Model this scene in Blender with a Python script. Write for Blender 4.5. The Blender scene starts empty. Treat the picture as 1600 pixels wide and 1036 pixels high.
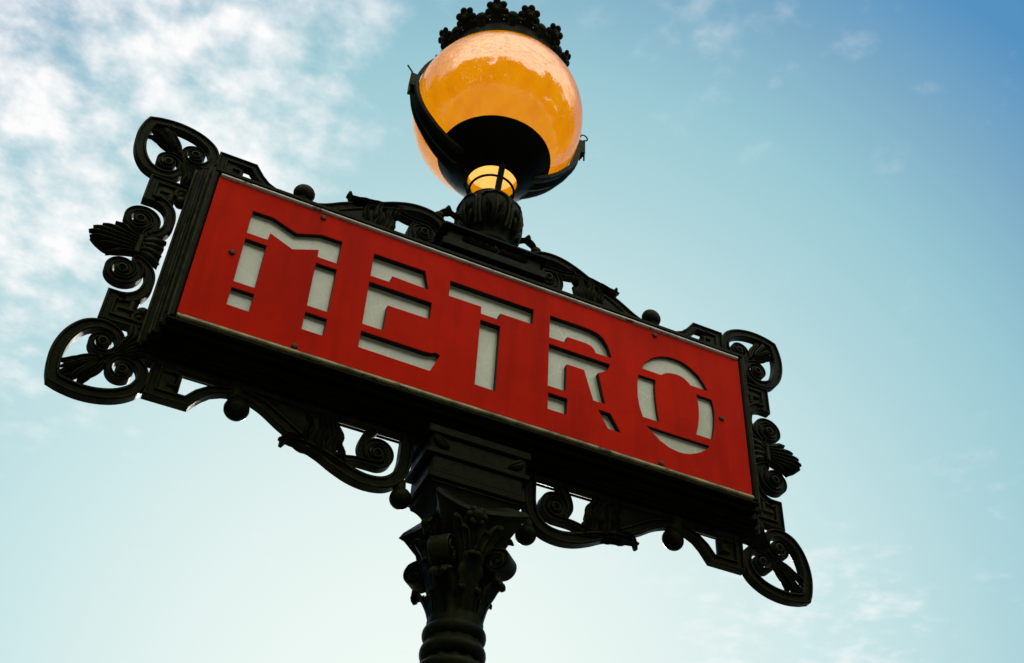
import bpy, bmesh, math, random
from mathutils import Vector, Matrix
random.seed(7)
sc = bpy.context.scene
col = sc.collection
ZC = 3.22                      # height of the sign's centre above the pavement
HALF = 0.0748                  # half depth of the sign box at its front faces

# ------------------------------------------------------------------ camera
camd = bpy.data.cameras.new('camera'); cam = bpy.data.objects.new('camera', camd); col.objects.link(cam)
Rm = Matrix(((0.906, -0.42, 0.044), (0.31, 0.59, -0.745), (0.287, 0.689, 0.665)))
xr = Vector((0.90617, -0.42023, 0.04429)); zf = Vector((0.28719, 0.68933, 0.66509))
zf.normalize(); xr = (xr - zf * xr.dot(zf)).normalized(); yd = zf.cross(xr)
rot = Matrix((xr, -yd, -zf)).transposed()
cam.matrix_world = Matrix.Translation(Vector((-0.65119, -1.74006, ZC - 1.56792))) @ rot.to_4x4()
camd.sensor_width = 36.0; camd.lens = 1843.8 / 1600 * 36.0
camd.clip_start = 0.05; camd.clip_end = 3000
sc.camera = cam

# ------------------------------------------------------------------ light
SUN = Vector((0.30, 0.86, 0.385)).normalized()
elev = math.asin(SUN.z); azim = math.atan2(SUN.x, SUN.y)
w = bpy.data.worlds.new('World'); sc.world = w; w.use_nodes = True
nt = w.node_tree; N = nt.nodes; L = nt.links; N.clear()
def nd(tree, t, **k):
    n = tree.nodes.new(t)
    for a, b in k.items(): setattr(n, a, b)
    return n
def math_n(tree, op, a, b=None, c=None, clamp=False):
    n = tree.nodes.new('ShaderNodeMath'); n.operation = op; n.use_clamp = clamp
    for i, v in enumerate((a, b, c)):
        if v is None: continue
        if isinstance(v, (int, float)): n.inputs[i].default_value = v
        else: tree.links.new(v, n.inputs[i])
    return n.outputs[0]
def mix_n(tree, fac, a, b, mode='MIX'):
    n = tree.nodes.new('ShaderNodeMix'); n.data_type = 'RGBA'; n.blend_type = mode
    for s, v in ((n.inputs[0], fac), (n.inputs[6], a), (n.inputs[7], b)):
        if isinstance(v, (int, float)): s.default_value = v
        elif isinstance(v, tuple): s.default_value = (*v, 1)[:4]
        else: tree.links.new(v, s)
    return n.outputs[2]
sky = nd(nt, 'ShaderNodeTexSky', sky_type='NISHITA', sun_disc=False, sun_elevation=elev, sun_rotation=azim)
sky.air_density = 1.0; sky.dust_density = 1.2; sky.ozone_density = 1.5
tc = nd(nt, 'ShaderNodeTexCoord'); sep = nd(nt, 'ShaderNodeSeparateXYZ'); L.new(tc.outputs['Generated'], sep.inputs[0])
zz = math_n(nt, 'MAXIMUM', sep.outputs[2], 0.06)
comb = nd(nt, 'ShaderNodeCombineXYZ')
L.new(math_n(nt, 'DIVIDE', sep.outputs[0], zz), comb.inputs[0]); L.new(math_n(nt, 'DIVIDE', sep.outputs[1], zz), comb.inputs[1])
def noise(tree, vec, scale, detail=6, rough=0.55, dist=0.0):
    n = tree.nodes.new('ShaderNodeTexNoise'); n.inputs['Scale'].default_value = scale; n.inputs['Detail'].default_value = detail
    n.inputs['Roughness'].default_value = rough; n.inputs['Distortion'].default_value = dist
    if vec is not None: tree.links.new(vec, n.inputs['Vector'])
    return n.outputs['Fac']
def ramp(tree, fac, stops):
    r = tree.nodes.new('ShaderNodeValToRGB'); e = r.color_ramp.elements
    while len(e) < len(stops): e.new(0.5)
    for el, (p, c) in zip(e, stops):
        el.position = p; el.color = (*c, 1) if isinstance(c, tuple) else (c, c, c, 1)
    tree.links.new(fac, r.inputs[0]); return r.outputs[0]
BGS = 0.10; EXPO = 0.5; KX = 2 ** -EXPO      # camera exposed for the shaded sign
skycol = mix_n(nt, 1.0, sky.outputs[0], (0.55, 0.62, 0.60), 'MULTIPLY')
# summer haze: pale round the sun, deeper blue away from it
sv = nd(nt, 'ShaderNodeVectorMath', operation='DOT_PRODUCT'); sv.inputs[1].default_value = SUN; L.new(tc.outputs['Generated'], sv.inputs[0])
dt = math_n(nt, 'MULTIPLY_ADD', sv.outputs['Value'], 0.5, 0.5)
def hc(*c):      # a display colour of the sky as scene-linear radiance
    return tuple((v / 255 / 12.92 if v < 11 else ((v / 255 + 0.055) / 1.055) ** 2.4) for v in c)
stops = [(0.0, hc(150, 182, 205)), (0.55, hc(112, 160, 198)), (0.84, hc(76, 138, 192)), (0.875, hc(86, 147, 195)), (0.90, hc(126, 173, 200)), (0.925, hc(155, 202, 213)),
         (0.948, hc(178, 216, 222)), (0.972, hc(204, 232, 233)), (0.994, hc(229, 243, 240)), (1.0, hc(233, 245, 241))]
hzc = mix_n(nt, 1.0, ramp(nt, dt, stops), (KX / BGS, KX / BGS, KX / BGS), 'MULTIPLY')
skycol = mix_n(nt, 0.96, skycol, hzc)
# broken high cloud drifting in patches: one bank beside the sign, one added behind the viewer to light it, wisps elsewhere
def bank(dirv, c0, c1):
    v = nd(nt, 'ShaderNodeVectorMath', operation='DOT_PRODUCT'); v.inputs[1].default_value = Vector(dirv).normalized(); L.new(tc.outputs['Generated'], v.inputs[0])
    m = nd(nt, 'ShaderNodeMapRange', interpolation_type='SMOOTHSTEP'); m.inputs[1].default_value = c0; m.inputs[2].default_value = c1; L.new(v.outputs['Value'], m.inputs[0]); return m.outputs[0]
big = ramp(nt, noise(nt, comb.outputs[0], 1.6, 3), [(0.50, 0.0), (0.72, 0.55)])
cov = math_n(nt, 'ADD', big, math_n(nt, 'MULTIPLY', bank((-0.20, 0.62, 0.76), 0.908, 0.995), 1.3))
cov = math_n(nt, 'ADD', cov, math_n(nt, 'MULTIPLY', bank((0.366, 0.448, 0.816), 0.9945, 0.9998), 0.36))
cov = math_n(nt, 'ADD', cov, math_n(nt, 'MULTIPLY', bank((0.560, 0.690, 0.440), 0.991, 0.9988), 0.75))
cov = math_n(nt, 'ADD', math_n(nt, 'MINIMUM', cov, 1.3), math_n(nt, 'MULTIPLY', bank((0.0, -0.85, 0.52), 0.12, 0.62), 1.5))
n_ = math_n(nt, 'ADD', math_n(nt, 'MULTIPLY', noise(nt, comb.outputs[0], 8.5, 10, 0.58, 0.15), 0.55), math_n(nt, 'MULTIPLY', noise(nt, comb.outputs[0], 21.0, 8, 0.55), 0.45))
fine = nd(nt, 'ShaderNodeMapRange', interpolation_type='SMOOTHSTEP'); L.new(n_, fine.inputs[0])
L.new(math_n(nt, 'MULTIPLY_ADD', cov, -0.20, 0.57), fine.inputs[1]); L.new(math_n(nt, 'MULTIPLY_ADD', cov, -0.06, 0.78), fine.inputs[2])
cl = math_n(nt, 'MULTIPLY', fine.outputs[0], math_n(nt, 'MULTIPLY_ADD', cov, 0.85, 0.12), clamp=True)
# clouds made brighter opposite the sun so the unseen bank lights the red panel
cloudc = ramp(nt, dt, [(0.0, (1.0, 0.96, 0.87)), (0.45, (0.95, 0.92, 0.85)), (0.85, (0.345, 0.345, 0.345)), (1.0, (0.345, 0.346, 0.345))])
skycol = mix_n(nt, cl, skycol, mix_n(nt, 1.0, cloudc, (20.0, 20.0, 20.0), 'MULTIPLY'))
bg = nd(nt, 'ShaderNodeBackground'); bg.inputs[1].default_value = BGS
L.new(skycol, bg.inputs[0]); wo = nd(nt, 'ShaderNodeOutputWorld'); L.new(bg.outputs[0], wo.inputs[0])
sd = bpy.data.lights.new('sun', 'SUN'); sd.energy = 3.2; sd.angle = math.radians(2.0); sd.color = (1.0, 0.94, 0.84)
so = bpy.data.objects.new('sun', sd); col.objects.link(so); so.location = (0, 0, 30)
so.rotation_euler = SUN.to_track_quat('Z', 'Y').to_euler()
sc.view_settings.view_transform = 'Standard'; sc.view_settings.look = 'None'; sc.view_settings.gamma = 1; sc.view_settings.exposure = EXPO

# ------------------------------------------------------------------ materials
def new_mat(name):
    m = bpy.data.materials.new(name); m.use_nodes = True
    t = m.node_tree; b = t.nodes['Principled BSDF']; return m, t, b
def bump(t, b, h, strength, dist=0.002):
    n = t.nodes.new('ShaderNodeBump'); n.inputs['Strength'].default_value = strength; n.inputs['Distance'].default_value = dist
    t.links.new(h, n.inputs['Height']); t.links.new(n.outputs[0], b.inputs['Normal'])
def objco(t):
    return t.nodes.new('ShaderNodeTexCoord').outputs['Object']
def iron_mat(name='dark_green_iron', worn_glint=1.0):
    m, t, b = new_mat(name); c = objco(t)
    n1 = noise(t, c, 9, 5); n2 = noise(t, c, 60, 6, 0.65)
    base = mix_n(t, ramp(t, n1, [(0.35, 0.0), (0.7, 1.0)]), (0.0016, 0.0026, 0.0007), (0.0048, 0.0070, 0.0016))
    base = mix_n(t, ramp(t, n2, [(0.62, 0.0), (0.75, 0.6)]), base, (0.016, 0.018, 0.006))
    ge = t.nodes.new('ShaderNodeNewGeometry')
    wear_glint = math_n(t, 'MULTIPLY', ramp(t, ge.outputs['Pointiness'], [(0.515, 0.0), (0.58, 0.42 * worn_glint)]), ramp(t, noise(t, c, 35, 5, 0.7), [(0.35, 0.05), (0.65, 1.0)]))  # olive rubbed edges that also paint in the highlights along them
    base = mix_n(t, wear_glint, base, (0.060, 0.066, 0.020))
    base = mix_n(t, ramp(t, noise(t, c, 18, 6, 0.7), [(0.66, 0.0), (0.74, 0.7)]), base, (0.030, 0.020, 0.008))
    t.links.new(base, b.inputs['Base Color'])
    t.links.new(ramp(t, n2, [(0.3, 0.34), (0.7, 0.60)]), b.inputs['Roughness'])
    b.inputs['Specular IOR Level'].default_value = 0.065; b.inputs['Specular Tint'].default_value = (0.60, 0.70, 0.26, 1)
    bump(t, b, noise(t, c, 120, 6, 0.6), 0.35, 0.0015); return m
def red_mat():
    m, t, b = new_mat('red_enamel'); c = objco(t)
    mp = t.nodes.new('ShaderNodeMapping'); mp.inputs['Scale'].default_value = (30, 30, 3.0); t.links.new(c, mp.inputs[0])
    st = noise(t, mp.outputs[0], 1.0, 6, 0.6); n1 = noise(t, c, 4, 4); n2 = noise(t, c, 90, 5, 0.7)
    base = mix_n(t, ramp(t, n1, [(0.3, 0.0), (0.7, 1.0)]), (0.58, 0.010, 0.0008), (0.68, 0.018, 0.0020))
    base = mix_n(t, ramp(t, st, [(0.48, 0.0), (0.74, 0.45)]), base, (0.30, 0.008, 0.002))
    base = mix_n(t, ramp(t, n2, [(0.66, 0.0), (0.74, 0.5)]), base, (0.16, 0.010, 0.004))
    n4 = noise(t, c, 2.2, 5, 0.7, 0.6); base = mix_n(t, ramp(t, n4, [(0.40, 0.0), (0.66, 0.42)]), base, (0.27, 0.006, 0.001))
    mp2 = t.nodes.new('ShaderNodeMapping'); mp2.inputs['Scale'].default_value = (14, 14, 160); mp2.inputs['Rotation'].default_value = (0, 0.9, 0); t.links.new(c, mp2.inputs[0])
    base = mix_n(t, ramp(t, noise(t, mp2.outputs[0], 1.0, 3, 0.6), [(0.70, 0.0), (0.76, 0.35)]), base, (0.62, 0.06, 0.02))
    t.links.new(base, b.inputs['Base Color'])
    t.links.new(ramp(t, n1, [(0.3, 0.42), (0.7, 0.6)]), b.inputs['Roughness'])
    b.inputs['Specular IOR Level'].default_value = 0.03; b.inputs['Specular Tint'].default_value = (1.0, 0.5, 0.25, 1)
    bump(t, b, noise(t, c, 25, 5), 0.15, 0.002); return m
def pane_mat():
    m, t, b = new_mat('milky_letter_glass'); c = objco(t)
    mp = t.nodes.new('ShaderNodeMapping'); mp.inputs['Scale'].default_value = (1, 1, 1); mp.inputs['Rotation'].default_value = (0, 0.5, 0); t.links.new(c, mp.inputs[0])
    n1 = noise(t, mp.outputs[0], 14, 6, 0.6); n2 = noise(t, c, 70, 4)
    base = mix_n(t, ramp(t, n1, [(0.3, 0.0), (0.7, 1.0)]), (0.50, 0.54, 0.36), (0.64, 0.67, 0.47))
    base = mix_n(t, ramp(t, n2, [(0.58, 0.0), (0.75, 0.5)]), base, (0.40, 0.38, 0.26))
    # thin pale lines along cell edges
    wv = t.nodes.new('ShaderNodeTexVoronoi'); wv.feature = 'DISTANCE_TO_EDGE'; wv.inputs['Scale'].default_value = 16; t.links.new(mp.outputs[0], wv.inputs['Vector'])
    base = mix_n(t, ramp(t, wv.outputs['Distance'], [(0.0, 0.45), (0.02, 0.0)]), base, (0.78, 0.78, 0.66))
    t.links.new(base, b.inputs['Base Color']); b.inputs['Roughness'].default_value = 0.25
    return m
def simple(name, c1, c2, rough, metal=0.0, scale=30):
    m, t, b = new_mat(name); c = objco(t)
    b.inputs['Specular IOR Level'].default_value = 0.2
    t.links.new(mix_n(t, ramp(t, noise(t, c, scale, 6, 0.65), [(0.35, 0.0), (0.65, 1.0)]), c1, c2), b.inputs['Base Color'])
    b.inputs['Roughness'].default_value = rough; b.inputs['Metallic'].default_value = metal
    bump(t, b, noise(t, c, scale * 3, 4), 0.2, 0.001); return m
def globe_mat():
    m = bpy.data.materials.new('amber_globe_glass'); m.use_nodes = True; t = m.node_tree; t.nodes.clear(); c = objco(t)
    mp = t.nodes.new('ShaderNodeMapping'); mp.inputs['Scale'].default_value = (26, 26, 2.5); t.links.new(c, mp.inputs[0])
    st = ramp(t, noise(t, mp.outputs[0], 1.0, 4, 0.5), [(0.3, 0.0), (0.75, 1.0)])
    colr = mix_n(t, st, (0.97, 0.46, 0.005), (0.88, 0.345, 0.002))
    tr = nd(t, 'ShaderNodeBsdfTranslucent'); t.links.new(colr, tr.inputs[0])
    gi = nd(t, 'ShaderNodeNewGeometry'); df = nd(t, 'ShaderNodeBsdfDiffuse'); t.links.new(mix_n(t, gi.outputs['Backfacing'], colr, (0.94, 0.90, 0.80)), df.inputs[0])   # amber outside, cased with opal inside
    m1 = nd(t, 'ShaderNodeMixShader'); m1.inputs[0].default_value = 0.30; t.links.new(tr.outputs[0], m1.inputs[1]); t.links.new(df.outputs[0], m1.inputs[2])
    gl = nd(t, 'ShaderNodeBsdfGlossy'); gl.inputs['Roughness'].default_value = 0.04
    fr = nd(t, 'ShaderNodeFresnel'); geo = nd(t, 'ShaderNodeNewGeometry'); L_ = math_n(t, 'MULTIPLY_ADD', geo.outputs['Backfacing'], -2.0, 2.5); t.links.new(L_, fr.inputs[0])
    m2 = nd(t, 'ShaderNodeMixShader'); t.links.new(fr.outputs[0], m2.inputs[0]); t.links.new(m1.outputs[0], m2.inputs[1]); t.links.new(gl.outputs[0], m2.inputs[2])
    o = nd(t, 'ShaderNodeOutputMaterial'); t.links.new(m2.outputs[0], o.inputs[0]); return m
IRON = iron_mat(); BEAD = iron_mat('rubbed_glint_bead', 1.6); IRONB = iron_mat('dark_green_iron_plate', 0.12); RED = red_mat(); PANE = pane_mat(); GLOBE = globe_mat()
DARK = simple('black_return', (0.012, 0.012, 0.010), (0.02, 0.018, 0.014), 0.6)  # near-black for the panel's side faces
TRIM = simple('worn_pale_trim', (0.85, 0.83, 0.72), (0.60, 0.56, 0.40), 0.4, 0.0, 22)
BRASS = simple('worn_brass_trim', (0.50, 0.46, 0.22), (0.14, 0.13, 0.05), 0.38, 0.0, 22)
def chip(m):
    t = m.node_tree; b = t.nodes['Principled BSDF']; lk = b.inputs['Base Color'].links[0].from_socket; c = objco(t)
    mp = t.nodes.new('ShaderNodeMapping'); mp.inputs['Scale'].default_value = (26, 60, 60); t.links.new(c, mp.inputs[0])
    t.links.new(mix_n(t, ramp(t, noise(t, mp.outputs[0], 1.0, 4, 0.7), [(0.60, 0.0), (0.64, 0.9)]), lk, (0.03, 0.028, 0.014)), b.inputs['Base Color'])
chip(TRIM); chip(BRASS)
SCREW = simple('rusty_screw', (0.03, 0.012, 0.008), (0.06, 0.02, 0.01), 0.5)
STONE = simple('grey_paving', (0.10, 0.095, 0.085), (0.07, 0.068, 0.062), 0.85, 0, 3)
BARK = simple('mottled_bark', (0.22, 0.20, 0.15), (0.12, 0.10, 0.07), 0.9, 0, 5)
LEAF = simple('plane_leaf', (0.055, 0.10, 0.022), (0.035, 0.07, 0.015), 0.6, 0, 3)

# ------------------------------------------------------------------ mesh helpers
class MB:
    def __init__(s): s.v = []; s.f = []
    def add(s, vs, fs):
        o = len(s.v); s.v += [Vector(a) for a in vs]; s.f += [tuple(i + o for i in f) for f in fs]; return s
    def mirror(s, sx=1, sz=1, sy=1):
        r = MB(); r.v = [Vector((a.x * sx, a.y * sy, a.z * sz)) for a in s.v]
        r.f = [f if sx * sz * sy > 0 else f[::-1] for f in s.f]; return r
    def join(s, o): return s.add(o.v, o.f)
    def build(s, name, mat, parent=None, angle=35, z0=ZC):
        me = bpy.data.meshes.new(name); me.from_pydata([(a.x, a.y, a.z + z0) for a in s.v], [], s.f)
        bm = bmesh.new(); bm.from_mesh(me); bmesh.ops.recalc_face_normals(bm, faces=bm.faces); bm.to_mesh(me); bm.free()
        me.polygons.foreach_set('use_smooth', [True] * len(me.polygons)); me.set_sharp_from_angle(angle=math.radians(angle)); me.update()
        if mat: me.materials.append(mat)
        o = bpy.data.objects.new(name, me); col.objects.link(o); o.parent = parent; return o
def catmull(P, n=6):
    if len(P) < 3: return list(P)
    out = []; Q = [P[0] * 2 - P[1]] + list(P) + [P[-1] * 2 - P[-2]]
    for i in range(1, len(Q) - 2):
        p0, p1, p2, p3 = Q[i - 1:i + 3]
        for k in range(n):
            t = k / n
            out.append(0.5 * ((2 * p1) + (p2 - p0) * t + (2 * p0 - 5 * p1 + 4 * p2 - p3) * t * t + (3 * p1 - p0 - 3 * p2 + p3) * t ** 3))
    out.append(P[-1]); return out
def ribbon(pts, hw, d=0.011, smooth=True, n0=None, n1=None, channel=True, n=6):
    """cast-iron strap lying in the plane y=0: pts are (x,z); hw one half width or one per point."""
    P = [Vector((a, b)) for a, b in pts]
    Wd = hw if isinstance(hw, (list, tuple)) else [hw] * len(P)
    if smooth:
        Q = catmull([Vector((p.x, p.y, q)) for p, q in zip(P, Wd)], n); P = [Vector((q.x, q.y)) for q in Q]; Wd = [max(q.z, 1e-4) for q in Q]
    m = MB(); V = []; F = []
    b = 0.0022; g = 0.0035
    def sect(w_):
        b_ = min(b, w_ * 0.3, d * 0.4)
        half = [(-w_, -d + b_), (-w_ + b_, -d), (-w_ * 0.58, -d), (-w_ * 0.46, -d + g), (w_ * 0.46, -d + g), (w_ * 0.58, -d), (w_ - b_, -d), (w_, -d + b_)] if channel else \
               [(-w_, -d * 0.35), (-w_ * 0.7, -d * 0.8), (-w_ * 0.3, -d), (0, -d * 1.02), (w_ * 0.3, -d), (w_ * 0.7, -d * 0.8), (w_, -d * 0.35)]
        return half + [(a, -c) for a, c in reversed(half)]
    K = len(sect(0.01)); nP = len(P)
    for i, p in enumerate(P):
        a = P[max(i - 1, 0)]; c = P[min(i + 1, nP - 1)]
        if 0 < i < nP - 1:
            t1 = (p - a).normalized(); t2 = (c - p).normalized(); t = (t1 + t2)
            t = t.normalized() if t.length > 1e-6 else t1
            s = 1 / max(0.35, t.dot(t2))
        else: t = (c - a).normalized(); s = 1
        nn = Vector((-t.y, t.x)) * s
        if i == 0 and n0: nn = Vector(n0)
        if i == nP - 1 and n1: nn = Vector(n1)
        for k, y in sect(Wd[i]): V.append((p.x + nn.x * k, y, p.y + nn.y * k))
    for i in range(nP - 1):
        for k in range(K):
            k2 = (k + 1) % K; F.append((i * K + k, i * K + k2, (i + 1) * K + k2, (i + 1) * K + k))
    F.append(tuple(range(K - 1, -1, -1))); F.append(tuple((nP - 1) * K + k for k in range(K)))
    return m.add(V, F)
def spiral(cx, cz, r0, r1, a0, turns, n=22, sgn=1):
    return [(cx + (r0 + (r1 - r0) * (i / n) ** 1.2) * math.cos(math.radians(a0) + sgn * turns * 2 * math.pi * i / n),
             cz + (r0 + (r1 - r0) * (i / n) ** 1.2) * math.sin(math.radians(a0) + sgn * turns * 2 * math.pi * i / n)) for i in range(n + 1)]
def leaf(path, w_, th, up=(0, -1, 0), teeth=4, n=5, curl=0.35, tip=0.15, base=0.35, mid=0.55):
    """fleshy cast leaf with lobed edges and a sunk midrib along a 3D path; up = the side it shows."""
    P = catmull([Vector(a) for a in path], n); U = Vector(up).normalized(); m = MB(); V = []; F = []; nP = len(P)
    S = [(-1, 0.15), (-0.72, 0.75), (-0.36, 1.0), (0, mid), (0.36, 1.0), (0.72, 0.75), (1, 0.15), (0.6, -0.55), (0, -0.7), (-0.6, -0.55)]; K = len(S)
    for i, p in enumerate(P):
        t = (P[min(i + 1, nP - 1)] - P[max(i - 1, 0)]).normalized(); s = t.cross(U).normalized(); u = s.cross(t).normalized(); q = i / (nP - 1)
        prof = (base + (1 - base) * math.sin(math.pi * min(1, q * 1.35) * 0.5)) * (1 - (1 - tip) * max(0, (q - 0.45) / 0.55) ** 1.6)
        saw = 1 + 0.28 * (abs(math.sin(math.pi * q * teeth)) - 0.6)
        ww = w_ * prof * saw; hh = th * (0.45 + 0.55 * prof)
        for a, b in S: V.append(p + s * (a * ww) + u * (b * hh - curl * hh * a * a))
    for i in range(nP - 1):
        for k in range(K):
            k2 = (k + 1) % K; F.append((i * K + k2, i * K + k, (i + 1) * K + k, (i + 1) * K + k2))
    F.append(tuple(range(K))); F.append(tuple((nP - 1) * K + k for k in range(K - 1, -1, -1)))
    return m.add(V, F)
def lathe(prof, seg=40, c=(0, 0, 0), mod=None, cap=True):
    m = MB(); V = []; F = []; n = len(prof)
    for i, (r, z) in enumerate(prof):
        for k in range(seg):
            a = 2 * math.pi * k / seg; rr = r * (mod(a, z) if mod else 1)
            V.append((c[0] + rr * math.cos(a), c[1] + rr * math.sin(a), c[2] + z))
    for i in range(n - 1):
        for k in range(seg):
            k2 = (k + 1) % seg; F.append((i * seg + k, i * seg + k2, (i + 1) * seg + k2, (i + 1) * seg + k))
    if cap: F.append(tuple(range(seg - 1, -1, -1))); F.append(tuple((n - 1) * seg + k for k in range(seg)))
    return m.add(V, F)
def box(x0, x1, y0, y1, z0, z1, b=0.003):
    m = MB(); V = []; lv = []
    for z, q in ((z0, b), (z0 + b, 0), (z1 - b, 0), (z1, b)):
        X0, X1, Y0, Y1 = x0 + q, x1 - q, y0 + q, y1 - q; c = b if q == 0 else b * 0.3
        V += [(X0 + c, Y0, z), (X1 - c, Y0, z), (X1, Y0 + c, z), (X1, Y1 - c, z), (X1 - c, Y1, z), (X0 + c, Y1, z), (X0, Y1 - c, z), (X0, Y0 + c, z)]
    F = [tuple(range(7, -1, -1)), tuple(range(24, 32))]
    for i in range(3):
        for k in range(8): k2 = (k + 1) % 8; F.append((i * 8 + k, i * 8 + k2, i * 8 + 8 + k2, i * 8 + 8 + k))
    return m.add(V, F)
def frustum(h0, h1, z0, z1, b=0.0):
    V = [(-h0[0], -h0[1], z0), (h0[0], -h0[1], z0), (h0[0], h0[1], z0), (-h0[0], h0[1], z0), (-h1[0], -h1[1], z1), (h1[0], -h1[1], z1), (h1[0], h1[1], z1), (-h1[0], h1[1], z1)]
    return MB().add(V, [(3, 2, 1, 0), (4, 5, 6, 7), (0, 1, 5, 4), (1, 2, 6, 5), (2, 3, 7, 6), (3, 0, 4, 7)])
def ball(c, r, seg=20, rings=12, sq=(1, 1, 1)):
    prof = [(max(1e-4, r * math.sin(math.pi * i / rings)), -r * math.cos(math.pi * i / rings)) for i in range(rings + 1)]
    m = lathe(prof, seg); m.v = [Vector((a.x * sq[0] + c[0], a.y * sq[1] + c[1], a.z * sq[2] + c[2])) for a in m.v]; return m
def tube(pts, r, seg=8, n=4, flat=None):
    P = catmull([Vector(a) for a in pts], n) if n > 1 else [Vector(a) for a in pts]; nP = len(P); V = []; F = []; ref = Vector((0.13, 0.2, 0.97))
    R = r if isinstance(r, (list, tuple)) else [r, r]
    for i, p in enumerate(P):
        t = (P[min(i + 1, nP - 1)] - P[max(i - 1, 0)]).normalized(); s = t.cross(ref)
        if s.length < 0.05: s = t.cross(Vector((1, 0, 0)))
        s.normalize(); u = s.cross(t); q = i / (nP - 1) * (len(R) - 1); k = min(int(q), len(R) - 2); rr = R[k] + (R[k + 1] - R[k]) * (q - k)
        for j in range(seg): a = 2 * math.pi * j / seg; V.append(p + s * (rr * math.cos(a)) + u * (rr * math.sin(a)))
    for i in range(nP - 1):
        for j in range(seg): j2 = (j + 1) % seg; F.append((i * seg + j2, i * seg + j, (i + 1) * seg + j, (i + 1) * seg + j2))
    F.append(tuple(range(seg))); F.append(tuple((nP - 1) * seg + j for j in range(seg - 1, -1, -1)))
    return MB().add(V, F)
def disc(cx, cz, r, d, prof=((1, 0.6), (0.9, 0.95), (0.6, 1.0), (0.45, 0.8), (0.25, 0.85), (0.001, 1.05))):
    """round boss in the plane y=0, showing to both sides"""
    pr = [(r * a, -d * b) for a, b in reversed(prof)] + [(r * a, d * b) for a, b in prof]
    m = lathe(pr, 24, cap=False); m.v = [Vector((cx + a.x, a.z, cz - a.y)) for a in m.v]; return m

# ------------------------------------------------------------------ the setting
g = MB().add([(-400, -400, 0), (400, -400, 0), (400, 400, 0), (-400, 400, 0)], [(0, 1, 2, 3)]).build('ground', STONE, None, z0=0); g['kind'] = 'structure'

# ------------------------------------------------------------------ the lamp post
post = bpy.data.objects.new('metro_lamp_post', None); col.objects.link(post)
post['label'] = 'ornate dark green iron lamp post with red METRO sign and amber glass globe'; post['category'] = 'lamp post'

# ---- column
def flute(a, z): return 1 - 0.045 * (0.5 + 0.5 * math.cos(a * 12))
shaft = lathe([(0.098, -2.32), (0.094, -2.2), (0.070, -1.9), (0.066, -1.5), (0.062, -1.1), (0.055, -0.75), (0.0495, -0.66)], 96, mod=flute).build('column_shaft', IRON, post)
lathe([(0.19, -ZC), (0.19, -3.10), (0.175, -3.08), (0.165, -3.0), (0.15, -2.97), (0.15, -2.55), (0.165, -2.53), (0.165, -2.49), (0.135, -2.46), (0.125, -2.40), (0.112, -2.37), (0.112, -2.32), (0.095, -2.30)], 8).build('column_base', IRON, post, 20)
def torus_prof(r, z, h): return [(r - 0.010, z - h)] + [(r - 0.006 + 0.008 * math.sin(math.pi * i / 8), z - h * math.cos(math.pi * i / 8)) for i in range(9)] + [(r - 0.010, z + h)]
for r, z, h in ((0.0535, -0.622, 0.013), (0.0550, -0.656, 0.014), (0.0575, -0.690, 0.013), (0.075, -1.62, 0.02), (0.10, -2.22, 0.02)):
    lathe(torus_prof(r, z, h), 48).build('ring_moulding', IRON, post)
capital = lathe([(0.050, -0.665), (0.050, -0.60), (0.0475, -0.585), (0.047, -0.54), (0.049, -0.50), (0.055, -0.46), (0.060, -0.435), (0.062, -0.405)], 48, mod=lambda a, z: 1 - 0.03 * (0.5 + 0.5 * math.cos(a * 16))).build('capital', IRON, post)
# abacus with concave sides and pointed horns
def abacus(z0, z1, a0, a1):
    V = []; n = 8
    for z, a in ((z0, a0), (z1, a1)):
        for q in range(4):
            for k in range(n):
                s = -1 + 2 * k / n; x = a * s; y = -a * (0.66 + 0.34 * abs(s) ** 1.7); r = q * math.pi / 2
                V.append((x * math.cos(r) - y * math.sin(r), x * math.sin(r) + y * math.cos(r), z))
    K = 4 * n; F = [tuple(range(K - 1, -1, -1)), tuple(range(K, 2 * K))] + [(k, (k + 1) % K, K + (k + 1) % K, K + k) for k in range(K)]
    return MB().add(V, F)
ab = abacus(-0.412, -0.402, 0.083, 0.092).join(abacus(-0.402, -0.392, 0.092, 0.086)).join(abacus(-0.392, -0.375, 0.086, 0.062)).join(abacus(-0.447, -0.412, 0.064, 0.083)).join(abacus(-0.490, -0.447, 0.056, 0.064)).join(abacus(-0.530, -0.490, 0.043, 0.056)).join(abacus(-0.555, -0.530, 0.036, 0.043))
ab.build('abacus', IRONB, capital)
for sx in (-1, 1):
    for sy in (-1, 1):
        a = math.atan2(sy, sx); ca, sa = math.cos(a), math.sin(a)
        def turn(m, dz=0.0):     # plane y=0 ornament turned onto the diagonal
            m.v = [Vector((v.x * ca - v.y * sa, v.x * sa + v.y * ca, v.z + dz)) for v in m.v]; return m
        vol = ribbon([(0.050, -0.437), (0.070, -0.436)] + spiral(0.078, -0.458, 0.0205, 0.004, 80, 1.7, 30, -1)[1:], [0.006] * 2 + [0.0055 - 0.0022 * i / 30 for i in range(30)], 0.019, n=3)
        vol.join(disc(0.078, -0.458, 0.0185, 0.016)).join(ball((0.078, 0, -0.458), 0.0075, 12, 8, (1, 2.7, 1)))
        turn(vol, -0.036); vol.build('volute', IRON, capital)
        lf = leaf([(0.044, 0, -0.605), (0.050, 0, -0.575), (0.061, 0, -0.548), (0.077, 0, -0.530), (0.084, 0, -0.537), (0.082, 0, -0.546)], 0.024, 0.006, (1, 0, 0.2), 4)
        turn(lf).build('acanthus_leaf', IRON, capital)
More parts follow.
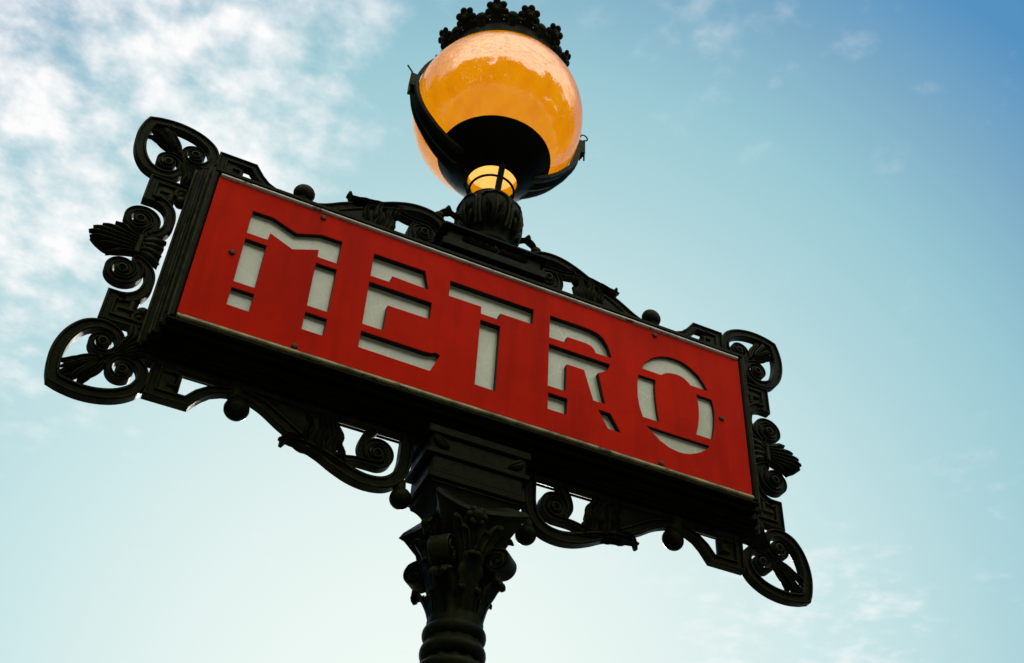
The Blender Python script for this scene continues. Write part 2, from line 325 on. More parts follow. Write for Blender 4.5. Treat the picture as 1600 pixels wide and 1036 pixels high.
for k in range(4):
    r = Matrix.Rotation(k * math.pi / 2, 3, 'Z')
    lf = leaf([(0.044, 0, -0.60), (0.049, 0, -0.56), (0.055, 0, -0.52), (0.066, 0, -0.49), (0.074, 0, -0.497)], 0.024, 0.005, (1, 0, 0.2), 5)
    lf.v = [r @ v for v in lf.v]; lf.build('acanthus_leaf', IRON, capital)
    ro = ball((0.070, 0, -0.415), 0.012, 12, 8)
    for j in range(6):
        an = j * math.pi / 3; ro.join(ball((0.067, 0.014 * math.cos(an), -0.415 + 0.014 * math.sin(an)), 0.0075, 10, 6, (.8, 1, 1)))
    ro.v = [r @ v for v in ro.v]; ro.build('rosette', IRON, capital)
    for sd_ in (-1, 1):
        l2 = leaf([(0.048, sd_ * .012, -0.52), (0.056, sd_ * .020, -0.485), (0.062, sd_ * .030, -0.455), (0.074, sd_ * .040, -0.432), (0.082, sd_ * .046, -0.440)], 0.012, 0.005, (1, 0, 0.2), 4)
        l2.join(leaf([(0.050, sd_ * .006, -0.49), (0.057, sd_ * .012, -0.465), (0.064, sd_ * .020, -0.442), (0.070, sd_ * .022, -0.448)], 0.009, 0.004, (1, 0, 0.2), 3))
        l2.v = [r @ v for v in l2.v]; l2.build('acanthus_leaf', IRON, capital)
    r8 = Matrix.Rotation((k + .5) * math.pi / 2 , 3, 'Z')
    for q_ in (-.26, .26):
        l3 = leaf([(0.044, 0, -0.602), (0.048, 0, -0.578), (0.053, 0, -0.558), (0.059, 0, -0.553), (0.060, 0, -0.560)], 0.011, 0.004, (1, 0, 0.2), 3)
        r9 = Matrix.Rotation((k + .5) * math.pi / 2 + q_ * 2, 3, 'Z'); l3.v = [r9 @ v for v in l3.v]; l3.build('acanthus_leaf', IRON, capital)
# stepped block between capital and sign
blk = box(-0.106, 0.106, -0.060, 0.060, -0.256, -0.236).join(box(-0.098, 0.098, -0.054, 0.054, -0.288, -0.2555)).join(box(-0.105, 0.105, -0.060, 0.060, -0.302, -0.2875)).join(box(-0.092, 0.092, -0.055, 0.055, -0.338, -0.3015)).join(box(-0.098, 0.098, -0.060, 0.060, -0.354, -0.3375)).join(box(-0.090, 0.090, -0.056, 0.056, -0.362, -0.3535))
for i in range(7):
    a0, a1 = i / 7 * math.pi / 2, (i + 1) / 7 * math.pi / 2
    f_ = lambda a: (0.056 + 0.032 * (1 - math.sin(a)), 0.050 + 0.005 * (1 - math.sin(a))); z_ = lambda a, j: -0.3615 - 0.030 * (1 - math.cos(a)) - 0.010 * j / 7
    blk.join(frustum(f_(a1), f_(a0), z_(a1, i + 1), z_(a0, i)))
bk = blk.build('stepped_block', IRONB, post)
for sx in (-1, 1):
    leaf([(sx * 0.092, -0.056, -0.258), (sx * 0.080, -0.060, -0.270), (sx * 0.06, -0.057, -0.280)], 0.010, 0.004, (0, -1, 0), 2).build('corner_leaf', IRON, bk)

# ---- sign box
sb = box(-0.646, 0.646, -0.022, 0.022, -0.238, 0.238, 0.004)
for hx, hz_, y in ((0.640, 0.232, 0.030), (0.633, 0.225, 0.041), (0.629, 0.221, 0.0475)):
    sb.join(box(-hx, hx, -y, y, -hz_, hz_, 0.0035))
for hx, hz_, y0_, y1_ in ((0.618, 0.210, 0.047, 0.0590), (0.622, 0.214, 0.0585, 0.0665)):
    for s_ in (-1, 1):
        ya, yb = sorted((s_ * y0_, s_ * y1_)); ox, oz = 0.6006, 0.1819
        sb.join(box(-hx, hx, ya, yb, oz, hz_, 0.0025)).join(box(-hx, hx, ya, yb, -hz_, -oz, 0.0025))
        sb.join(box(-hx, -ox, ya, yb, -oz - .0002, oz + .0002, 0.0025)).join(box(ox, hx, ya, yb, -oz - .0002, oz + .0002, 0.0025))
signbox = sb.build('sign_box', IRONB, post)
for sx in (-1, 1):
    for sy in (-1, 1):
        for hx, y, zz_, rr in ((.6465, .0225, .232, .0030), (.6335, .0415, .220, .0026), (.6290, .0480, .216, .0020), (.6220, .0665, .208, .0030), (.6140, .0785, .198, .0022)):
            tube([(sx * (hx - .0012), sy * (y - .0012), -zz_), (sx * (hx - .0012), sy * (y - .0012), -zz_ * .33), (sx * (hx - .0012), sy * (y - .0012), zz_ * .33), (sx * (hx - .0012), sy * (y - .0012), zz_)], rr, 8, 1).build('bead_moulding', BEAD, signbox)
def frame_front(sy):
    m = MB(); y0, y1 = sorted((sy * 0.066, sy * 0.0785)); X0, X1, Z0, Z1 = 0.6025, 0.6145, 0.1855, 0.204
    m.join(box(-X1, X1, y0, y1, Z0 + 0.006, Z1, 0.003)).join(box(-X1, X1, y0, y1, -Z1, -Z0 - 0.010, 0.003))
    m.join(box(-X1, -X0, y0, y1 , -Z0 - 0.0098, Z0 + 0.0058, 0.003)).join(box(X0, X1, y0, y1, -Z0 - 0.0098, Z0 + 0.0058, 0.003)); return m
for s in (-1, 1): frame_front(s).build('frame', IRONB, signbox)
# red panel with the stencilled letters cut through
ZA, ZB, ZD, ZE, ZF, ZG = 0.1205, 0.060, 0.042, -0.0695, -0.0870, -0.1295
LET = [
 [(-.5205, ZA + .001), (-.4785, ZA + .0015), (-.428, .1022), (-.379, ZA + .001), (-.336, ZA + .0015), (-.3365, ZB), (-.378, ZB), (-.3785, .0795), (-.429, .0575), (-.4775, .0795), (-.4785, ZB), (-.5205, ZB)],
 [(-.5202, .0443), (-.478, .0435), (-.479, ZE), (-.5202, ZE)], [(-.5205, ZF + .0015), (-.4775, ZF + .002), (-.4785, ZG), (-.5210, ZG + .001)],
 [(-.3785, .0432), (-.3362, .0437), (-.3364, ZE), (-.3780, ZE)], [(-.3785, ZF), (-.3357, ZF), (-.3364, ZG), (-.3785, ZG)],
 [(-.2681, ZA), (-.157, ZA + .001), (-.1455, .0745), (-.2240, .0770), (-.2265, ZB - .001), (-.2675, ZB - .001)],
 [(-.268, ZD), (-.1349, ZD), (-.1353, -.0025), (-.2240, -.0030), (-.2250, ZE), (-.2675, ZE)],
 [(-.2672, ZF - .001), (-.1345, ZF - .001), (-.1238, -.0864), (-.1135, -.0813), (-.1054, -.0857), (-.1223, ZG - .001), (-.2676, ZG + .001)],
 [(-.1011, ZA - .001), (.089, ZA - .001), (.0881, .078), (.0140, .0772), (.0125, ZB - .001), (-.0280, ZB - .001), (-.0286, .0778), (-.1005, .0775)],
 [(-.0280, ZD), (.0160, ZD), (.0151, ZG + .001), (-.0288, ZG + .002)],
 [(.1277, ZA - .001), (.1995, ZA), (.2276, .1192), (.2432, .1152), (.2557, .1059), (.2665, .0882), (.2745, .0598), (.2367, .0590), (.2331, .0674), (.226, .0740), (.2152, .0772), (.1690, .0765), (.1668, .0592), (.1274, .0586)],
 [(.1272, .0402), (.2706, .0405), (.2657, .0256), (.2549, .0150), (.242, .0068), (.2577, ZE - .001), (.2303, ZE - .001), (.2093, .0020), (.1690, .0015), (.1680, ZE - .001), (.1275, ZE - .001)],
 [(.1286, ZF - .0015), (.1715, ZF - .0015), (.1700, ZG), (.1285, ZG)], [(.2415, -.0900), (.2690, -.0900), (.2926, ZG - .001), (.2639, ZG - .001)],
 [(.3473, .0606), (.3565, .0786), (.3671, .0928), (.3792, .1039), (.3942, .1123), (.4121, .1184), (.43, .1205), (.4462, .1192), (.4608, .1145), (.4751, .1064), (.4893, .0952), (.5015, .0783), (.5105, .0603), (.4676, .0600), (.4616, .0669), (.4538, .0731), (.4437, .0765), (.4334, .0770), (.4216, .0757), (.4098, .0722), (.4014, .067), (.3947, .0606)],
 [(.3380, .0395), (.3794, .0400), (.3776, .018), (.3783, -.0072), (.3803, -.0377), (.3845, -.0702), (.3456, -.0702), (.3382, -.044), (.3348, -.0172), (.3352, .0113)],
 [(.4809, .0390), (.5191, .0385), (.5228, .018), (.5231, -.0042), (.5195, -.0369), (.5128, -.0702), (.4733, -.0702), (.4783, -.0517), (.482, -.0317), (.4842, -.0089), (.4843, .0133)],
 [(.3532, -.0904), (.4182, -.0910), (.5046, -.0900), (.4967, -.1), (.4845, -.1108), (.4698, -.12), (.4553, -.1268), (.4412, -.1302), (.4272, -.1314), (.4053, -.1275), (.3838, -.1169), (.3652, -.1011)]]
TH = 0.0245
def panel_mesh():
    cu = bpy.data.curves.new('panel_outline', 'CURVE'); cu.dimensions = '2D'; cu.fill_mode = 'BOTH'; cu.extrude = TH / 2 - 0.0006; cu.bevel_depth = 0.0006; cu.bevel_resolution = 1; cu.offset = -0.0006
    for poly in [[(-.6, -.1813), (.6, -.1813), (.6, .1813), (-.6, .1813)]] + LET:
        sp = cu.splines.new('POLY'); sp.points.add(len(poly) - 1)
        for p, (x, z) in zip(sp.points, poly): p.co = (x, z, 0, 1)
        sp.use_cyclic_u = True
    o = bpy.data.objects.new('tmp', cu); col.objects.link(o); dg = bpy.context.evaluated_depsgraph_get()
    me = bpy.data.meshes.new_from_object(o.evaluated_get(dg)); bpy.data.objects.remove(o); bpy.data.curves.remove(cu)
    return me
pm = panel_mesh(); pm.name = 'red_panel'
pm.transform(Matrix.Rotation(math.pi / 2, 4, 'X')); pm.materials.clear(); pm.materials.append(RED); pm.materials.append(DARK)
for p in pm.polygons: p.material_index = 1 if abs(p.normal.y) < 0.3 else 0; p.use_smooth = False
PANES = ((-.535, -.322, .0105), (-.282, -.1035, .0130), (-.1028, .1020, .0135), (.114, .306, .0120), (.321, .537, .0080))   # one pane of glass to a letter, set at slightly different depths
for s in (-1, 1):
    rp = bpy.data.objects.new('red_panel', pm); col.objects.link(rp); rp.parent = signbox; rp.location = (0, s * (HALF - TH / 2), ZC); rp.rotation_euler = (0, 0, 0 if s < 0 else math.pi)
    rp['label'] = 'red enamel panel with stencil cut letters METRO'
    for x0, x1, dp in PANES:
        box(x0, x1, 0, .003, -0.145, 0.136, 0.0006).build('letter_glass', PANE, signbox, z0=0).matrix_local = Matrix.Translation((0, s * (HALF - dp), ZC)) @ (Matrix.Identity(4) if s < 0 else Matrix.Rotation(math.pi, 4, 'Z'))
    for x, z in ((-.3835, .1683), (.3825, .1683), (-.3845, -.1755), (.3835, -.1760), (-.5372, -.003), (.5395, -.005)):
        m = lathe([(0.0062, 0.0), (0.0062, 0.0022), (0.0045, 0.0042), (0.0015, 0.0046)], 14); m.v = [Vector((v.x, s * v.z, v.y)) for v in m.v]
        sw = m.build('screw', SCREW, signbox, z0=0); sw.location = (x, s * (HALF - 0.0004), ZC + z)
    y0, y1 = sorted((s * 0.064, s * 0.0800))
    box(-0.598, 0.598, y0, y1, 0.1835, 0.1885, 0.0012).build('trim_strip', TRIM, signbox)
    y0, y1 = sorted((s * 0.064, s * 0.0812))
    box(-0.600, 0.600, y0, y1, -0.1935, -0.1855, 0.002).build('trim_strip', BRASS, signbox)

# ---- ornaments round the sign, drawn in the plane of the post
R2 = math.sqrt(0.5); CX, CZ = 0.679, 0.264
def uv(u, v): return (CX + (u + v) * R2, CZ + (u - v) * R2)
half = [(.1105, 0), (.103, .015), (.086, .038), (.063, .058), (.036, .072), (.008, .0765)]
sp = []
for i in range(1, 31):
    q = i / 30; ph = math.radians(560 * q); r = 0.044 - 0.037 * q ** 0.62
    sp.append((-r * math.sin(ph), .0325 + r * math.cos(ph)))
hw_ = [.0115] * 5 + [.0115] + [.0115 - .006 * min(1, i / 12) for i in range(1, 31)]
corner = MB(); bosses = []
for s in (1, -1):
    pts = [uv(u, s * v) for u, v in half + sp]
    nrm = (R2 * -s * 1.12 * -1, R2 * -s * 1.12 * -1)
    corner.join(ribbon(pts, hw_, 0.011, n0=(nrm[0] * (1), nrm[1] * (1)), n=4))
    bosses.append(disc(*uv(0.0, s * .0325), 0.010, 0.013))
def uv3(u, v, y=0.0): q = uv(u, v); return (q[0], y, q[1])
bud = leaf([uv3(.010, 0), uv3(.034, 0), (*uv3(.058, 0),), uv3(.082, 0), uv3(.098, 0)], 0.0185, 0.009, (0, -1, 0), 3, base=0.55, tip=0.45)
for s in (1, -1):
    bud.join(leaf([uv3(.014, s * .004, -.005), uv3(.036, s * .014, -.005), uv3(.056, s * .019, -.005), uv3(.070, s * .022, -.004), uv3(.080, s * .030, 0)], 0.0085, 0.006, (0, -1, 0), 2, base=0.7, tip=0.5))
    bud.join(leaf([uv3(.030, s * .002, -.010), uv3(.052, s * .006, -.013), uv3(.074, s * .010, -.012), uv3(.088, s * .016, -.004)], 0.006, 0.004, (0, -1, 0), 2, base=0.7, tip=0.5))
    bud.join(ball(uv3(.018, s * .008), 0.0095, 12, 8))
fan = MB()
for k in range(-2, 3):
    a = k * 0.34; e = (-0.030 - 0.045 * math.cos(a), 0.062 * math.sin(a)); mid = (-0.035 - 0.018 * math.cos(a), 0.030 * math.sin(a))
    q = [uv(-0.012, k * .003), uv(*mid), uv(*e)]
    fan.join(leaf([(q[0][0], -0.006, q[0][1]), (q[1][0], -0.012, q[1][1]), (q[2][0], -0.008, q[2][1])], 0.012, 0.008, (0, -1, 0), 2, base=0.4, tip=0.6))
fan.join(ribbon([uv(-.015, 0), uv(-.05, 0), uv(-.085, 0)], [.012, .026, .036], 0.009, channel=False))
def key_top():
    m = ribbon([(.601, .236), (.601, .313), (.537, .313), (.520, .290), (.503, .275), (.482, .266), (.462, .262)], [.0105, .0105, .0105, .010, .009, .008, .007], 0.011, smooth=False)
    m.join(ribbon([(.588, .262), (.560, .262), (.560, .288), (.577, .288)], .0058, 0.011, smooth=False, channel=False))
    m.join(ribbon([(.582, .236), (.582, .312)], .026, .0065, smooth=False, channel=False))
    m.join(ribbon([(.610, .246), (.440, .246)], .009, 0.009, smooth=False, channel=False)); return m
def key_side():
    m = ribbon([(.650, .183), (.714, .183), (.714, .131), (.690, .131)], [.009, .0105, .0105, .0105], 0.011, smooth=False)
    m.join(ribbon([(.675, .158), (.675, .136)], .0075, 0.011, smooth=False, channel=False)); m.join(ribbon([(.6975, .157), (.668, .157)], .0055, 0.011, smooth=False, channel=False))
    m.join(ribbon([(.689, .190), (.689, .124)], .024, .0065, smooth=False, channel=False))
    m.join(ball((.654, 0, .150), 0.013, 12, 8)); m.join(disc(.657, .166, .016, .010))
    return m
def side_scroll():
    pts = [(.702, .133), (.682, .126), (.667, .110), (.661, .085), (.664, .060), (.676, .042), (.694, .033)] + spiral(.714, .0665, .033, .006, 250, 1.75, 30, -1)[1:]
    m = ribbon(pts, [.0115, .0115, .0105, .010, .0095, .009, .0085] + [.0082 - .003 * i / 30 for i in range(1, 31)], 0.011, n=4)
    m.join(disc(.714, .0665, .011, .013)); return m
def palmette():
    P = []
    for k, xe in zip(range(-3, 4), (.752, .772, .786, .791, .786, .772, .752)):
        P.append(leaf([(.696, -.008, k * .0060), (.725, -.009, k * .0088), (xe - .016, -.010, k * .0112), (xe, -.003, k * (.0128 if abs(k) < 3 else .0135))], .0072, 0.0055, (0, -1, 0), 1, base=0.7, tip=0.8, curl=.5, mid=1.25))
    P.append(ribbon([(.690, 0), (.715, 0), (.748, 0), (.770, 0), (.786, 0)], [.020, .026, .037, .029, .016], .009, channel=False))
    P.append(ribbon([(.706, 0), (.680, 0), (.656, 0)], [.014, .024, .036], .008, channel=False))
    for k in (-1.5, -.5, .5, 1.5):
        P.append(leaf([(.704, 0, k * .009), (.680, -.009, k * .013), (.656, -.004, k * .020)], .0115, 0.006, (0, -1, 0), 1, base=0.6, tip=0.6, curl=.4, mid=1.2))
    return P
def scroll(dx, bottom):
    """big acanthus scroll running along the sign's edge; z measured outwards"""
    X = lambda pts: [(a - dx, b) for a, b in pts]
    band = ribbon(X([(.127, .236), (.1275, .275), (.129, .310), (.139, .340), (.160, .3595), (.190, .366), (.222, .362), (.255, .350), (.285, .337), (.315, .327)]), [.0125, .0125, .0125, .0125, .0125, .0125, .0130, .0125, .010, .008], 0.012)
    vol = ribbon(X([(.272, .338), (.245, .334), (.220, .329)] + spiral(.184, .300, .0285, .006, 80, 1.75, 30, 1)), [.006, .007, .007] + [.0075 - .002 * i / 30 for i in range(31)], 0.011, n=4).join(disc(.183 - dx, .303, .011, .013))
    vol.join(ribbon(X([(.192, .238), (.198, .256), (.209, .275), (.214, .298), (.206, .322)]), [.011, .010, .0085, .007, .004], .011))
    lv = []
    P3 = lambda pts, y=-.004: [(a - dx, y, b) for a, b in pts]
    lv.append(leaf(P3([(.235, .350), (.285, .338), (.33, .330), (.366, .331)]), .016, .012, (0, -1, 0), 4))
    lv.append(leaf(P3([(.30, .330), (.335, .318), (.352, .322), (.360, .345)]), .009, .010, (0, -1, 0), 2, tip=.5))
    lv.append(leaf(P3([(.262, .345), (.268, .318), (.262, .290), (.272, .262), (.262, .250)], -.006), .015, .008, (0, -1, 0), 3))
    lv.append(leaf(P3([(.288, .338), (.292, .312), (.288, .285), (.298, .258)], -.010), .014, .010, (0, -1, 0), 3))
    lv.append(leaf(P3([(.312, .330), (.318, .305), (.314, .280), (.330, .256)], -.006), .011, .010, (0, -1, 0), 3))
    lv.append(leaf(P3([(.235, .350), (.248, .335), (.250, .318), (.262, .300)], -.006), .010, .010, (0, -1, 0), 3))
    run = ribbon(X([(.33, .316), (.365, .296), (.405, .272), (.450, .258)]), [.011, .012, .011, .008], 0.010)
    run.join(ribbon(X([(.47, .247), (.43, .252), (.40, .256), (.36, .268), (.33, .278), (.305, .284), (.282, .297), (.260, .318)]), [.010, .014, .019, .030, .039, .043, .036, .018], 0.0075, channel=False))
    run.join(ribbon(X([(.12, .2445), (.46, .2445)]), .008, 0.009, smooth=False, channel=False))
    return band, vol, lv, run
CS = scroll(0.0, True); CT = scroll(0.032, False)
for sx in (-1, 1):
    for sz in (-1, 1):
        M_ = lambda m: m.mirror(sx, sz)
        co = M_(corner).build('corner_ornament', IRON, post)
        
        for q in bosses: M_(q).build('spiral_boss', IRON, co)
        M_(bud).build('leaf_bud', IRON, co); M_(fan).build('fan_leaf', IRON, co)
        M_(key_top()).build('greek_key_bracket', IRON, post); M_(key_side()).build('greek_key_bracket', IRON, post)
        band, vol, lv, run = CS if sz < 0 else CT
        so_ = M_(band).build('scroll_bracket', IRON, post); M_(vol).build('spiral', IRON, so_)
        for l in lv: M_(l).build('acanthus_leaf', IRON, so_)
        M_(run).build('scroll_tail', IRON, so_)
        bx_, bz_ = (.449, .2925) if sz < 0 else (.422, .296)
        M_(ball((bx_, 0, bz_), .0235, 20, 12, (1, .8, 1)).join(ribbon([(bx_ + .012, .24), (bx_ + .008, .275)], [.022, .012], .010, smooth=False, channel=False)).join(lathe([(.006, bz_ - .027), (.0135, bz_ - .025), (.0150, bz_ - .0205), (.012, bz_ - .017)], 16, (bx_, 0, 0)))).build('finial_ball', IRON, post)
    so_ = side_scroll().mirror(sx, 1).build('side_scroll', IRON, post); side_scroll().mirror(sx, -1).build('side_scroll', IRON, post)
    pl = disc(.700, 0, .013, .012).join(box(.6955, .7045, -.017, .017, -.024, .024, .002)).mirror(sx).build('palmette', IRON, post)
    for p in palmette(): p.mirror(sx).build('palmette_leaf', IRON, pl)
    ball((.126, 0, -.379), .0205, 20, 12).join(ribbon([(.134, -.345), (.128, -.366)], [.014, .010], .010, smooth=False, channel=False)).mirror(sx).build('finial_ball', IRON, post)

# ---- plinth and urn carrying the lamp
pl = box(-0.122, 0.122, -0.060, 0.060, 0.2375, 0.262).join(box(-0.112, 0.112, -0.052, 0.052, 0.2615, 0.292)).join(box(-0.126, 0.126, -0.064, 0.064, 0.2915, 0.306, .005))
plinth = pl.build('plinth', IRONB, post)
for k in range(-3, 4):
    leaf([(k * .006, -.053, .266), (k * .018, -.058, .276), (k * .026, -.054, .289 - .004 * abs(k))], .006, .004, (0, -1, 0), 1).build('relief_leaf', IRON, plinth)
urn = lathe([(0.058, 0.304), (0.062, 0.312), (0.054, 0.322), (0.052, 0.335), (0.060, 0.352), (0.067, 0.372), (0.0735, 0.402), (0.0745, 0.428), (0.071, 0.446), (0.060, 0.458), (0.050, 0.462), (0.054, 0.466), (0.054, 0.473), (0.044, 0.478), (0.020, 0.480)], 64).build('urn', IRON, post)
for k in range(6):
    a = k * math.pi / 3 + math.radians(-90 - 12); r = Matrix.Rotation(a, 3, 'Z')
    m = MB()
    m.join(leaf([(.058, 0, .345), (.071, 0, .385), (.0765, 0, .425), (.0765, 0, .462)], .010, .005, (1, 0, 0), 3))
    for s in (-1, 1):
        m.join(leaf([(.060, s * .002, .352), (.070, s * .014, .378), (.0715, s * .023, .405)], .007, .005, (1, 0, 0), 2))
        m.join(leaf([(.068, s * .002, .385), (.0745, s * .012, .412), (.074, s * .022, .440)], .007, .005, (1, 0, 0), 2))
        m.join(tube([(.060, s * .028, .350), (.066, s * .033, .39), (.068, s * .034, .43), (.070, s * .028, .465), (.072, 0, .482)], .0035, 6))
    m.v = [r @ Vector((v.x, v.y, .345 + (v.z - .345) * .74)) for v in m.v]; m.build('relief_leaf', IRON, urn)
for sx in (-1, 1):
    m = leaf([(.060, 0, .372), (.082, 0, .395), (.104, 0, .398), (.120, 0, .378), (.116, 0, .358)], .012, .008, (0, -1, 0), 3)
    m.join(leaf([(.085, 0, .392), (.098, 0, .404), (.101, 0, .418)], .009, .009, (0, -1, 0), 2, tip=.5)).join(ball((.121, 0, .375), .013, 12, 8))
    m.mirror(sx).build('leaf_bracket', IRON, post)

# ---- lamp: gallery, arms, globe, coronet
GZ, GR = 0.800, 0.2135
gal = lathe([(0.060, 0.545), (0.068, 0.552), (0.096, 0.578), (0.120, 0.606), (0.134, 0.631), (0.137, 0.634), (0.132, 0.636), (0.117, 0.613), (0.093, 0.586), (0.066, 0.561), (0.058, 0.554), (0.060, 0.545)], 64, cap=False).build('lamp_gallery', IRON, post)
for k in range(3):
    a = math.radians(-91 + 120 * k); ca, sa = math.cos(a), math.sin(a)
    tube([(.040 * ca, .040 * sa, .470), (.047 * ca, .047 * sa, .500), (.055 * ca, .055 * sa, .528), (.063 * ca, .063 * sa, .550)], .0075, 8).build('gallery_leg', IRON, gal)
lathe([(.053 + .003 * math.cos(t), .520 + .003 * math.sin(t)) for t in [2 * math.pi * i / 8 for i in range(9)]], 40, cap=False).build('gallery_ring', IRON, gal)
prof = [(max(.0001, GR * math.sin(math.radians(a))), -GR * math.cos(math.radians(a))) for a in range(17, 181, 3)] + [(.0001, GR)]
gm = lathe(prof, 96, cap=False)
inner = [((GR - .004) * math.sin(math.radians(a)) if a < 180 else .0001, -(GR - .004) * math.cos(math.radians(a))) for a in range(17, 181, 3)]
glo = gm.build('glass_globe', GLOBE, post, 60, z0=0); glo.location = (0, 0, ZC + GZ); glo['label'] = 'amber glass globe'
added_bulb = ball((0, 0, 0), .032, 16, 10, (1, 1, 1.3)); bm_ = bpy.data.materials.new('added_bulb_glow'); bm_.use_nodes = True; bb = bm_.node_tree.nodes['Principled BSDF']  # added light source: makes the globe glow from inside
bb.inputs['Base Color'].default_value = (.9, .85, .7, 1); bb.inputs['Emission Color'].default_value = (1, .85, .6, 1); bb.inputs['Emission Strength'].default_value = 2.0
bo = added_bulb.build('added_bulb', bm_, glo, z0=0)
ld = bpy.data.lights.new('added_globe_light', 'POINT'); ld.energy = 1.55; ld.color = (1.0, .90, .72); ld.shadow_soft_size = .05  # point light added to brighten the amber glass
lo = bpy.data.objects.new('added_globe_light', ld); col.objects.link(lo); lo.parent = glo; lo.location = (0, 0, 0)
def on(a, rr, dy=0.0):      # a: degrees up from the bottom pole, in the plane y=0
    a = math.radians(a); return (rr * math.sin(a), dy, GZ - rr * math.cos(a))
def strap(angs, rs, ws, th):
    V = []; F = []; n = len(angs)
    for a, r, w_ in zip(angs, rs, ws):
        for rr, y in ((r, -w_), (r + th * .8, -w_), (r + th, -w_ * .75), (r + th * .7, -w_ * .4), (r + th * 1.25, 0), (r + th * .7, w_ * .4), (r + th, w_ * .75), (r + th * .8, w_), (r, w_)): V.append(on(a, rr, y))
    K = 9
    for i in range(n - 1):
        for k in range(K): k2 = (k + 1) % K; F.append((i * K + k, i * K + k2, (i + 1) * K + k2, (i + 1) * K + k))
    F.append(tuple(range(K - 1, -1, -1))); F.append(tuple((n - 1) * K + k for k in range(K))); return MB().add(V, F)
for sx in (-1, 1):
    A = list(range(22, 89, 6)); n = len(A)
    m = strap(A, [GR + .004 + .012 * max(0, 1 - (a - 22) / 30) for a in A], [.040 - .022 * (i / (n - 1)) ** .8 for i in range(n)], .012)
    arm = m.mirror(sx).build('lamp_arm', IRON, post)
    A = list(range(92, 140, 6)); strap(A, [GR + .003] * len(A), [.012] * len(A), .007).mirror(sx).build('upper_strap', IRON, arm)
    x = GR + .004; hb = MB()
    for k in range(5):
        q = [.0000, .004, .004, .004, .0][k]
        hb.join(box(x, x + .022 - .001 * k, -.017 + .0068 * k, -.0108 + .0068 * k, GZ - .026 - q, GZ + .022 + q, .0012))
    hb.mirror(sx).build('hinge_clip', IRON, arm)
    pinr = tube([(x + .020, -.012, GZ - .050), (x + .021, -.012, GZ), (x + .020, -.012, GZ + .03)], .0022, 6)
    if sx > 0: pinr.join(tube([(x + .020 + .010 * math.sin(t), -.012, GZ + .040 - .010 * math.cos(t)) for t in [i * .55 for i in range(10)]], .0020, 6))
    else: pinr.join(tube([(x + .020, -.012, GZ + .028), (x + .024, -.012, GZ + .034), (x + .034, -.012, GZ + .048)], .0022, 6))
    pinr.mirror(sx).build('hinge_pin', IRON, arm)
crown = lathe([(0.150, 0.948), (0.156, 0.952), (0.152, 0.962), (0.147, 0.985), (0.149, 0.998), (0.153, 1.003), (0.149, 1.007), (0.142, 1.002), (0.140, 0.985), (0.144, 0.955), (0.150, 0.948)], 72, cap=False).build('crown', IRON, post)
NF = 12
fl = MB()
fl.join(tube([(0, .012, -.045), (0, .004, -.012)], [.013, .008], 8, 1))
for k in range(7):
    a = math.radians(90 + 360 / 7 * k); fl.join(ball((.0165 * math.cos(a), 0, .0165 * math.sin(a)), .0078, 12, 8, (1, .55, 1)))
fl.join(ball((0, 0, 0), .0145, 14, 8, (1, .42, 1))).join(ball((0, -.005, 0), .0055, 10, 6))
for s in (-1, 1): fl.join(leaf([(0, .008, -.040), (s * .012, .006, -.034), (s * .024, .004, -.024), (s * .028, .004, -.016)], .007, .004, (0, -1, 0), 1))
fo = None
for k in range(NF):
    a = 2 * math.pi * (k + .03) / NF
    if fo is None: o = fl.build('fleuron', IRON, crown, z0=0); fo = o
    else: o = fo.copy(); col.objects.link(o); o.parent = crown
    o.location = (.163 * math.cos(a), .163 * math.sin(a), ZC + 1.029); o.rotation_euler = (math.radians(34), 0, a + math.pi / 2); o.scale = (1.28, 1.2, 1.28)
bd = ball((0, 0, 0), .0165, 14, 8, (1, .45, .9)).join(ball((.015, 0, -.006), .009, 10, 6, (1, .5, 1))).join(ball((-.015, 0, -.006), .009, 10, 6, (1, .5, 1))).join(tube([(0, .010, -.03), (0, .002, -.006)], [.016, .012], 8, 1))
bo_ = None
for k in range(NF):
    a = 2 * math.pi * (k + .53) / NF
    if bo_ is None: o = bd.build('crown_bud', IRON, crown, z0=0); bo_ = o
    else: o = bo_.copy(); col.objects.link(o); o.parent = crown
    o.location = (.156 * math.cos(a), .156 * math.sin(a), ZC + 1.016); o.rotation_euler = (math.radians(25), 0, a + math.pi / 2)
lathe([(.140, .958), (.11, 1.0), (.06, 1.022), (.03, 1.028), (.03, 1.05), (.001, 1.06)], 40, cap=False).build('vent_cap', IRON, crown)

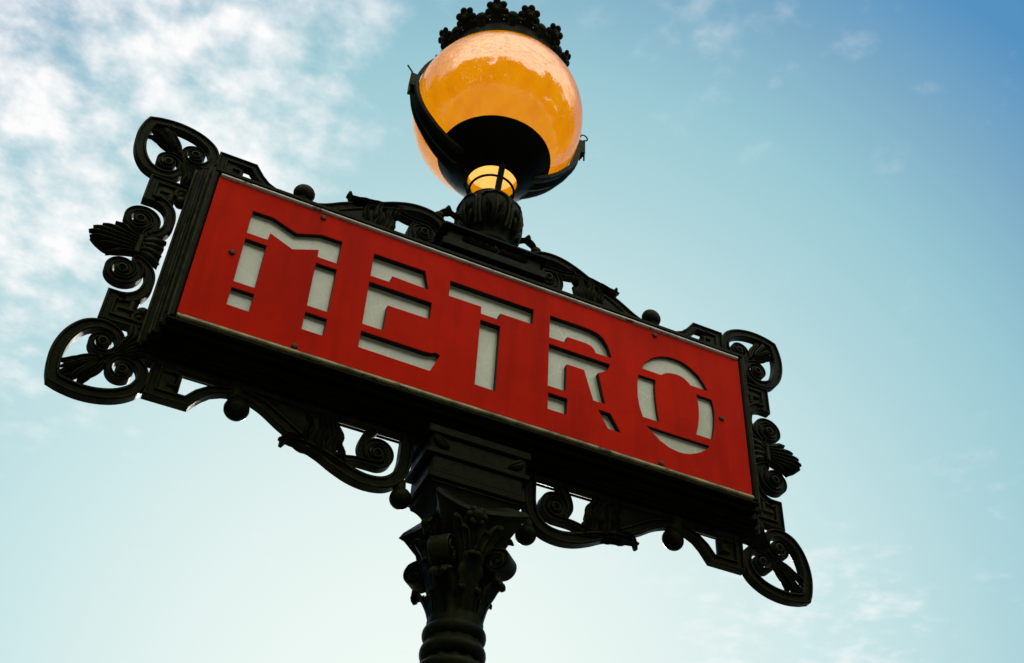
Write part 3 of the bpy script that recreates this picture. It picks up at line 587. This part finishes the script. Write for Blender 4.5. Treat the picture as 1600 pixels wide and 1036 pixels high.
# ------------------------------------------------------------------ street trees across the road, seen only mirrored in the globe
def tree_parts(h, seed):
    rnd = random.Random(seed); th = h * .38
    tr = tube([(0, 0, -.05), (.05, .04, th * .5), (0, .1, th), (.1, .05, h * .72)], [.24, .19, .16, .05], 10)
    tips = []
    for k in range(9):
        a = k * 2.4 + rnd.random(); z0 = th * (.55 + .8 * rnd.random()); ln = h * (.2 + .12 * rnd.random())
        e = (ln * math.cos(a), ln * math.sin(a), z0 + h * (.14 + .24 * rnd.random())); tips.append(e)
        tr.join(tube([(0, .05, z0), (e[0] * .5, e[1] * .5, z0 + (e[2] - z0) * .35), e], [.09, .06, .02], 6))
    V = []; F = []
    cl = [(Vector(e), h * .13) for e in tips] + [(Vector((rnd.gauss(0, h * .13), rnd.gauss(0, h * .13), h * (.24 + .66 * rnd.random()))), h * (.08 + .07 * rnd.random())) for _ in range(40)]
    for c, r in cl:
        for _ in range(170):
            d = Vector((rnd.gauss(0, 1), rnd.gauss(0, 1), rnd.gauss(0, .8))).normalized() * r * (rnd.random() ** .4); p = c + d; s = .13 + .12 * rnd.random()
            u = Vector((rnd.gauss(0, 1), rnd.gauss(0, 1), rnd.gauss(0, 1))).normalized(); v = u.orthogonal().normalized()
            o = len(V); V += [p - u * s, p + v * s * .7, p + u * s, p - v * s * .7]; F.append((o, o + 1, o + 2, o + 3))
    return tr, MB().add(V, F)
row = [((-9.5, 8.6), 'leafy street tree at the far end of the row beside the left palmette'), ((-12.2, 4.2), 'leafy street tree next to the far end tree of the row'), ((-13.4, -0.8), 'leafy street tree level with the left end of the sign'),
       ((-12.4, -5.6), 'bushy street tree behind the left end of the sign'), ((-9.8, -9.8), 'tall leafy street tree off the left corner of the red panel'), ((-6.2, -12.6), 'leafy street tree two along from the one straight across from the sign'),
       ((-2.2, -13.8), 'leafy street tree just left of straight across from the red panel'), ((2.0, -13.6), 'leafy street tree just right of straight across from the red panel'), ((6.2, -12.4), 'leafy street tree off the right corner of the red panel'),
       ((9.8, -9.6), 'tall leafy street tree behind the right end of the sign'), ((12.4, -5.4), 'bushy street tree between the right end tree and the tall tree'), ((13.4, -0.6), 'leafy street tree level with the right end of the sign')]
spots = [(x, y, 11.6 + 1.3 * math.sin(i_ * 2.3), i_ + 1, lab) for i_, ((x, y), lab) in enumerate(row)]
for x, y, h, s, lab in spots:
    t = bpy.data.objects.new('street_tree', None); col.objects.link(t); t.location = (x, y, 0)
    t['label'] = lab; t['category'] = 'tree'; t['group'] = 'row of street trees'
    tr, cr = tree_parts(h, s); tr.build('trunk', BARK, t, z0=0); cr.build('crown', LEAF, t, z0=0)
